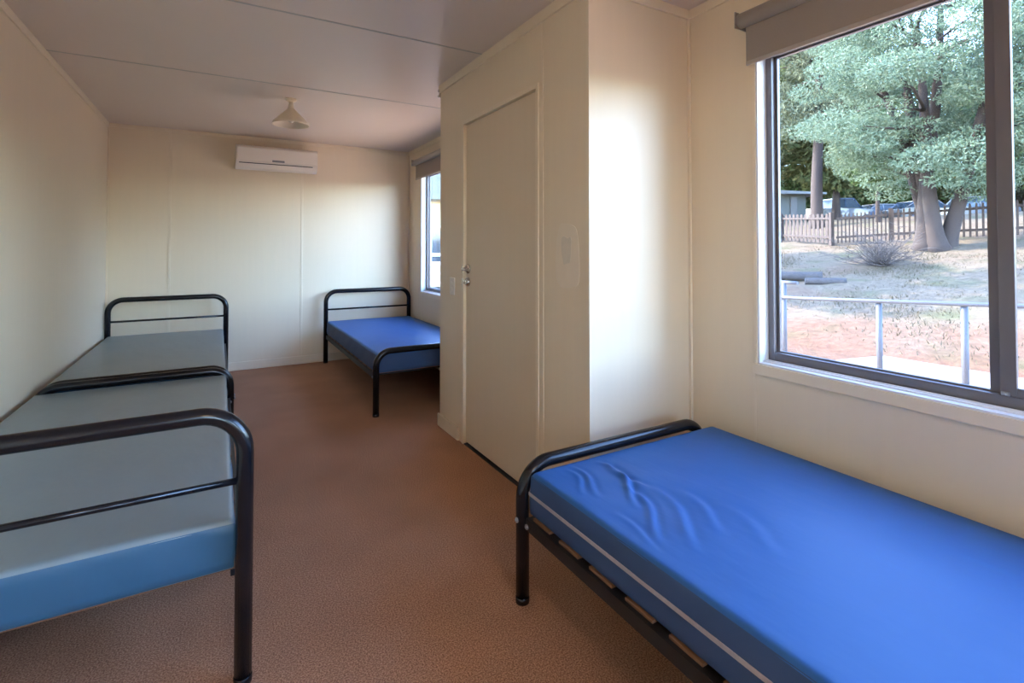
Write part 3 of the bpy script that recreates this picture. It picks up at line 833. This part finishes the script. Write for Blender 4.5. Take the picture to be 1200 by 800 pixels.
def tree(name, label, x, y, z0, stems, crown, nblob, brad, nleaf, ln, wd, mat, seed, group=None, droop=0.0, trunk_r=0.2, branch=True, flare=1.6):
    """crown = (cx,cy,cz,rx,ry,rz) relative to base; stems = [(dx,dy,h)]"""
    rnd = random.Random(seed); rs = np.random.RandomState(seed)
    t = thing(name, label, 'tree', (x, y, z0), 0, group)
    cx, cy, cz, rx, ry, rz = crown
    cs = []; rd = []
    for k in range(nblob):
        while True:
            q = np.array([rnd.uniform(-1, 1) for _ in range(3)])
            if 0.25 < np.linalg.norm(q) < 1: break
        cs.append([cx + q[0] * rx, cy + q[1] * ry, cz + q[2] * rz]); s = brad * rnd.uniform(0.7, 1.3)
        rd.append([s * 1.25, s * 1.25, s * 0.62])
    bm = NB()
    tips = []
    for i, (dx, dy, hh_) in enumerate(stems):
        a = 2 * PI * i / max(1, len(stems)); off = trunk_r * 0.7 if len(stems) > 1 else 0
        b0 = (math.cos(a) * off, math.sin(a) * off, -0.15)
        r0 = trunk_r * (0.62 if len(stems) > 1 else 1)
        mid = (b0[0] * 0.9 + dx * 0.12, b0[1] * 0.9 + dy * 0.12, 0.5)
        pts = []; rr = []; ph = rnd.uniform(0, 6.28); top = Vector((b0[0] + dx, b0[1] + dy, hh_)); base = Vector(b0)
        for q in range(25):
            u = q / 24.0; v = base.lerp(top, u); e = 1 - (1 - u) ** 1.0
            k_ = u ** 1.15
            v.x = base.x + (top.x - base.x) * k_ + 0.010 * hh_ * math.sin(ph + 7 * u); v.y = base.y + (top.y - base.y) * k_ + 0.010 * hh_ * math.cos(ph + 6 * u)
            pts.append(v); rr.append(r0 * (1 - 0.65 * u) * (1 + (flare - 1) * math.exp(-(v.z + 0.15) / 0.28)))
        tube(bm, pts, rr, 14); pts = pts[::2]
        tips += pts[3:]
    if branch:
        for k in range(min(nblob, 60)):
            c = Vector(cs[k]); s = min(tips, key=lambda q: (q - c).length + (2 if q.z > c.z else 0))
            limb(bm, s, s.lerp(c, 0.9), 0.045 * trunk_r / 0.25, 0.012, rnd, 0.12, 5, 6)
    for f in bm.faces: f.smooth = True
    obj('trunk', bm, M['bark'], t)
    V, F = leaves(rs, cs, rd, nleaf, ln, wd, droop)
    V[:, 2] = np.maximum(V[:, 2], 0.3)
    mesh_np('foliage', V, F, M[mat], t)
    return t

# the big blue-green tree in the yard, several stems from one base
tree('yard_tree', 'big blue green tree with several trunks in the yard outside the large window', 19.42, 7.12, gz(19.42) - 0.03,
     [(-0.5, 1.5, 6.0), (0.4, 0.7, 7.0), (0.2, -0.4, 7.5), (-0.5, 0.3, 6.5), (0.6, -1.3, 6.0)],
     (0.2, -0.2, 5.3, 3.9, 3.9, 3.9), 190, 0.62, 130000, 0.12, 0.038, 'leafblue', 11, trunk_r=0.36, flare=2.0)
GB = 'trees beyond the fence'
tree('gum_tree', 'tall gum tree with one straight trunk standing behind the left picket fence', 26.7, 14.6, gz(26.7) - 0.03, [(0.3, 0.2, 11.5)],
     (0, 0, 9.0, 3.4, 3.4, 4.6), 80, 0.8, 26000, 0.26, 0.07, 'leafgrey', 21, None, 0.5, trunk_r=0.30, flare=1.3)
tree('small_tree', 'small dark green tree with a thin trunk just behind the gate', 27.6, 12.3, gz(27.6) - 0.03, [(0.1, 0.1, 3.0)],
     (0, 0, 3.3, 1.7, 1.7, 1.3), 34, 0.5, 12000, 0.18, 0.08, 'leafgreen', 22, None, 0.0, trunk_r=0.11)
far = [  # x, y, crown radius, crown centre z, rz, material
    (30.5, 21.5, 4.2, 7.0, 5.2, 'leafolive'), (38, 24, 5.5, 9.0, 6.5, 'leafgreen'), (34, 17.5, 2.4, 4.6, 2.6, 'leafolive'), (44, 23.5, 5.5, 8.5, 6.5, 'leafolive'),
    (50, 21, 6.0, 8.0, 7.5, 'leafgreen'), (53, 14, 6.5, 8.5, 7.5, 'leafgrey'), (46, 8.5, 5.5, 8.0, 6.5, 'leafgreen'), (40, 3, 3.0, 4.6, 3.8, 'leafolive'),
    (36, -4, 2.4, 3.2, 2.6, 'leafgrey'), (50, 1, 3.0, 3.6, 3.0, 'leafgreen'), (31, -9, 2.2, 3.0, 2.4, 'leafolive'), (62, 24, 7.5, 9, 8.5, 'leafolive'), (64, 9, 7.5, 9, 8.5, 'leafgreen')]
lab = ['olive tree at far left edge of the large window view, behind the shed', 'tall green tree behind the left fence and the gum tree', 'low olive tree in front of the parked blue car',
       'tall olive tree above the white parked car', 'broad green tree behind the parked cars, centre of window view', 'grey green tree far behind the big yard tree',
       'green tree behind the silver parked car', 'olive tree seen beside the window mullion, beyond the dark fence', 'grey green tree seen through the sliding pane at right',
       'distant green tree behind the right end of the dark fence', 'olive tree at the extreme right of the yard', 'distant olive tree on the skyline left of the yard tree', 'distant green tree on the skyline right of the yard tree']
for i, (x, y, r, cz, rz_, mt) in enumerate(far):
    nl = 17000 if r > 3 else 8000
    tree('background_tree', lab[i], x, y, gz(x) - 0.03, [(0.3, 0.2, cz)], (0, 0, cz, r, r, rz_), 60, r * 0.30, nl, 0.42, 0.16, mt, 100 + i, GB, 0.2, trunk_r=0.28, branch=False, flare=1.3)
# a tree hidden from the room by the wall whose shadow falls over the yard
tree('shade_tree', 'nearer of two trees left of the window view whose shade crosses the yard', 10.6, 13.0, gz(10.6) - 0.03, [(0.5, 0.3, 6.5), (-0.4, -0.3, 6.0)],
     (0, 0, 6.0, 2.9, 2.7, 2.0), 60, 0.5, 15000, 0.20, 0.07, 'leafgreen', 61, trunk_r=0.22)
tree('shade_tree', 'farther of two trees left of the window view whose shade crosses the yard', 11.4, 18.5, gz(11.4) - 0.03, [(0.5, 0.3, 7.0), (-0.4, -0.3, 6.8)],
     (0, 0, 7.0, 3.2, 2.6, 2.2), 60, 0.5, 15000, 0.20, 0.07, 'leafgreen', 62, trunk_r=0.22)
# scrub that closes the view under the crowns
sl = ['olive scrub behind the shed', 'dark scrub behind the blue parked car', 'green scrub between the white and the silver parked car', 'scrub behind the white utility car',
      'grey green scrub behind the last silver car', 'scrub at the right end of the car park', 'scrub far right beyond the dark fence']
for i, (x, y, mt) in enumerate(((41, 26, 'leafolive'), (43, 24.5, 'leafgreen'), (47, 20.5, 'leafgreen'), (50, 16.5, 'leafolive'), (51, 12, 'leafgrey'), (51, 7, 'leafgreen'), (47, 0, 'leafolive'))):
    tree('scrub', sl[i], x, y, gz(x) - 0.03, [(0.1, 0.1, 1.5)], (0, 0, 2.5, 2.9, 2.9, 2.5), 46, 0.95, 12000, 0.36, 0.16, mt, 200 + i, GB, 0, trunk_r=0.12, branch=False)

# dry twiggy bush
rnd = random.Random(4)
bm = NB()
for k in range(120):
    a = rnd.uniform(0, 2 * PI); el = rnd.uniform(0.15, 1.3); L = rnd.uniform(0.6, 1.45)
    p1 = Vector((math.cos(a) * math.cos(el) * L * 1.1, math.sin(a) * math.cos(el) * L * 1.1, math.sin(el) * L * 0.85))
    p0 = Vector((rnd.uniform(-.15, .15), rnd.uniform(-.15, .15), 0))
    pts = limb(bm, p0, p1, 0.012, 0.004, rnd, 0.12, 5, 5)
    for q in range(4):
        s = pts[rnd.randint(2, 5)]
        limb(bm, s, s + Vector((rnd.uniform(-1, 1), rnd.uniform(-1, 1), rnd.uniform(-.2, .8))) * 0.32, 0.006, 0.003, rnd, 0.1, 3, 4)
o = obj('dry_bush', bm, M['twig']); o.location = (15.96, 7.05, gz(15.96) + 0.01)
tag(o, 'leafless grey twiggy bush in the middle of the dry yard', 'bush')
# logs beside it
rnd = random.Random(9)
for k, (x, y, a, L, r) in enumerate(((13.6, 8.0, 2.05, 1.1, 0.13), (13.2, 7.1, 2.2, 0.9, 0.10))):
    bm = NB(); limb(bm, (-L / 2, 0, r), (L / 2, 0, r), r, r * 0.85, rnd, 0.03, 8, 12)
    o = obj('log', bm, M['log']); o.location = (x, y, gz(x) - 0.02); o.rotation_euler = (0, 0, a)
    tag(o, ['thicker grey log lying in the shade at the left of the yard', 'thinner grey log lying in the yard shade, nearer the dry bush'][k], 'log')

# dry grass and leaf litter, uncountable
rs = np.random.RandomState(2)
n = 60000
X = 8.8 + rs.rand(n) ** 0.8 * 11.0; Y = -3 + rs.rand(n) * 17
den = np.sin(X * 1.3 + 2 * np.sin(Y * .9)) + np.sin(Y * 1.7 - X * .6) + rs.normal(size=n) * 0.8
k = den > 0.2; X, Y = X[k], Y[k]; n = len(X)
Z = np.vectorize(gz)(X) - 0.01
a = rs.rand(n) * 2 * PI; hgt = rs.uniform(0.02, 0.07, n); w = rs.uniform(0.004, 0.012, n)
dx, dy = np.cos(a) * w, np.sin(a) * w; lx, ly = rs.normal(size=n) * .025, rs.normal(size=n) * .025
V = np.stack([np.stack([X - dx, Y - dy, Z], 1), np.stack([X + dx, Y + dy, Z], 1), np.stack([X + dx * .3 + lx, Y + dy * .3 + ly, Z + hgt], 1), np.stack([X - dx * .3 + lx, Y - dy * .3 + ly, Z + hgt], 1)], 1).reshape(-1, 3)
o = mesh_np('dry_grass', V, np.arange(n * 4).reshape(n, 4), M['straw']); o['kind'] = 'stuff'
tag(o, 'dry straw coloured grass tufts scattered over the yard', 'grass')

# ------------------------------------------------------------------ parked cars
def car(label, x, y, rz, paint, ute=False):
    t = thing('parked_car', label, 'car', (x, y, gz(x)), rz, 'parked cars beyond the fence')
    if ute:
        body = [(-2.4, .45), (2.35, .42), (2.4, .75), (2.3, .98), (1.2, 1.05), (-2.4, 1.02)]
        cab = [(1.15, 1.03), (0.65, 1.68), (-0.55, 1.72), (-0.75, 1.03)]
    else:
        body = [(-2.15, .42), (2.15, .38), (2.2, .70), (2.0, .86), (1.1, .97), (-1.7, 1.0), (-2.15, .92)]
        cab = [(1.05, .96), (0.45, 1.42), (-1.05, 1.46), (-1.75, .98)]
    def cut(pr, y0, y1, inset=0.0):
        bm = NB(); prism(bm, pr, 'y', y0, y1)
        bmesh.ops.bevel(bm, geom=list(bm.edges), offset=0.05, segments=2, affect='EDGES'); return bm
    bd = obj('body', cut(body, -0.88, 0.88), M[paint], t)
    bm = cut(cab, -0.78, 0.78)
    for v in bm.verts:
        if v.co.z > 1.1: v.co.y *= 0.86
    obj('cabin', bm, M['carglass'], t)
    bm = NB(); zt = max(p[1] for p in cab)
    box(bm, cab[2][0] - 0.04, cab[1][0] + 0.04, -0.70, 0.70, zt - 0.06, zt + 0.02, 0.02)
    for s in (-1, 1):
        for p, q in ((cab[0], cab[1]), (cab[2], cab[3]), ((0, cab[0][1]), (0, zt))):
            tube(bm, [(p[0], s * 0.79, p[1]), (q[0], s * 0.68, q[1])], 0.04, 6)
    obj('roof', bm, M[paint], t)
    for wx in (-1.35, 1.35):
        for s in (-1, 1):
            bm = NB(); lathe(bm, [(0, -.1), (0.2, -.1), (0.33, -.09), (0.34, 0), (0.33, .09), (0.2, .1), (0, .1)], (wx, s * 0.80, 0.34), 20, Matrix.Rotation(PI / 2, 3, 'X')); w = obj('wheel', bm, M['tyre'], t)
            bm = NB(); lathe(bm, [(0, 0), (0.19, 0), (0.17, .02), (0, .03)], (wx, s * 0.90, 0.34), 16, Matrix.Rotation(-s * PI / 2, 3, 'X')); obj('hubcap', bm, M['galv'], w)
    for s in (-1, 1):
        bm = NB(); box(bm, 2.05, 2.17, s * 0.68 - 0.14, s * 0.68 + 0.14, 0.66, 0.78, 0.02); obj('headlight', bm, M['plastic'], t)
VR = -YAW
car('blue parked utility car behind the left picket fence beside the gum trunk', 36.2, 18.6, VR + 0.1, 'carblue', True)
car('white parked car behind the gate and small dark tree', 40.0, 18.0, VR + PI, 'carwhite')
car('silver parked car seen left of the big yard tree trunks', 40.0, 15.2, VR, 'carsilver')
car('white parked utility car right of the big yard tree trunks', 42.5, 13.6, VR + PI - 0.05, 'carwhite', True)
car('silver parked car at right end, beside the window mullion', 43.5, 8.5, VR, 'carsilver')

# ------------------------------------------------------------------ shed and neighbouring cabin
sh = thing('shed', 'grey green shed with pale flat roof behind the left picket fence', 'shed', (29.7, 18.0, gz(29.7) - 0.05), -YAW)
bm = NB(); box(bm, -3.2, 1.0, 0, 3.0, 0, 1.75); obj('wall', bm, M['shedwall'], sh)
bm = NB(); prism(bm, [(-3.5, 1.75), (1.9, 1.70), (1.9, 1.80), (-3.5, 2.05)], 'y', -0.6, 3.2); obj('roof', bm, M['roof'], sh)
for xx in (1.25, 1.6):
    bm = NB(); box(bm, xx, xx + 0.1, -0.45, -0.35, 0, 1.74); obj('post', bm, M['bark'], sh)
bm = NB(); box(bm, 0.05, 0.45, -0.05, 0.0, 0.1, 1.6, 0.01); obj('doorway', bm, M['dark'], sh)
cb = thing('cabin', 'cream neighbouring cabin seen through the far window', 'building', (3.4, 14.0, -0.38))
bm = NB(); box(bm, 0, 8, 0, 5, 0.0, 3.0); obj('wall', bm, M['cladding'], cb)
bm = NB(); prism(bm, [(-0.6, 3.0), (8.6, 3.0), (8.6, 3.12), (4, 4.3), (-0.6, 3.12)], 'y', -0.7, 5.5); obj('roof', bm, M['roof'], cb)
bm = NB(); box(bm, 1.9, 3.3, -0.06, 0.0, 1.1, 2.3, 0.01); f = obj('window_frame', bm, M['liner'], cb)
bm = NB(); box(bm, 1.98, 3.22, -0.08, -0.055, 1.18, 2.22); obj('pane', bm, M['carglass'], f)
bm = NB(); box(bm, 1.0, 6, -1.8, 0, 0.35, 0.5, 0.01); obj('deck', bm, M['wood'], cb)
for k in range(4):
    bm = NB(); box(bm, 1.2, 2.6, -2.9 + 0.28 * k, -2.55 + 0.28 * k, 0.08 + k * 0.10, 0.14 + k * 0.10, 0.01); obj('step', bm, M['concrete'], cb)
for zz in (0.7, 0.95, 1.2, 1.42):
    bm = NB(); box(bm, 1.0, 6, -1.82, -1.76, zz, zz + 0.08, 0.01); obj('balustrade_rail', bm, M['liner'], cb)
for xx in (1.0, 2.6, 4.3, 5.9):
    bm = NB(); box(bm, xx, xx + 0.09, -1.86, -1.78, 0.0, 1.55, 0.01); obj('balustrade_post', bm, M['liner'], cb)
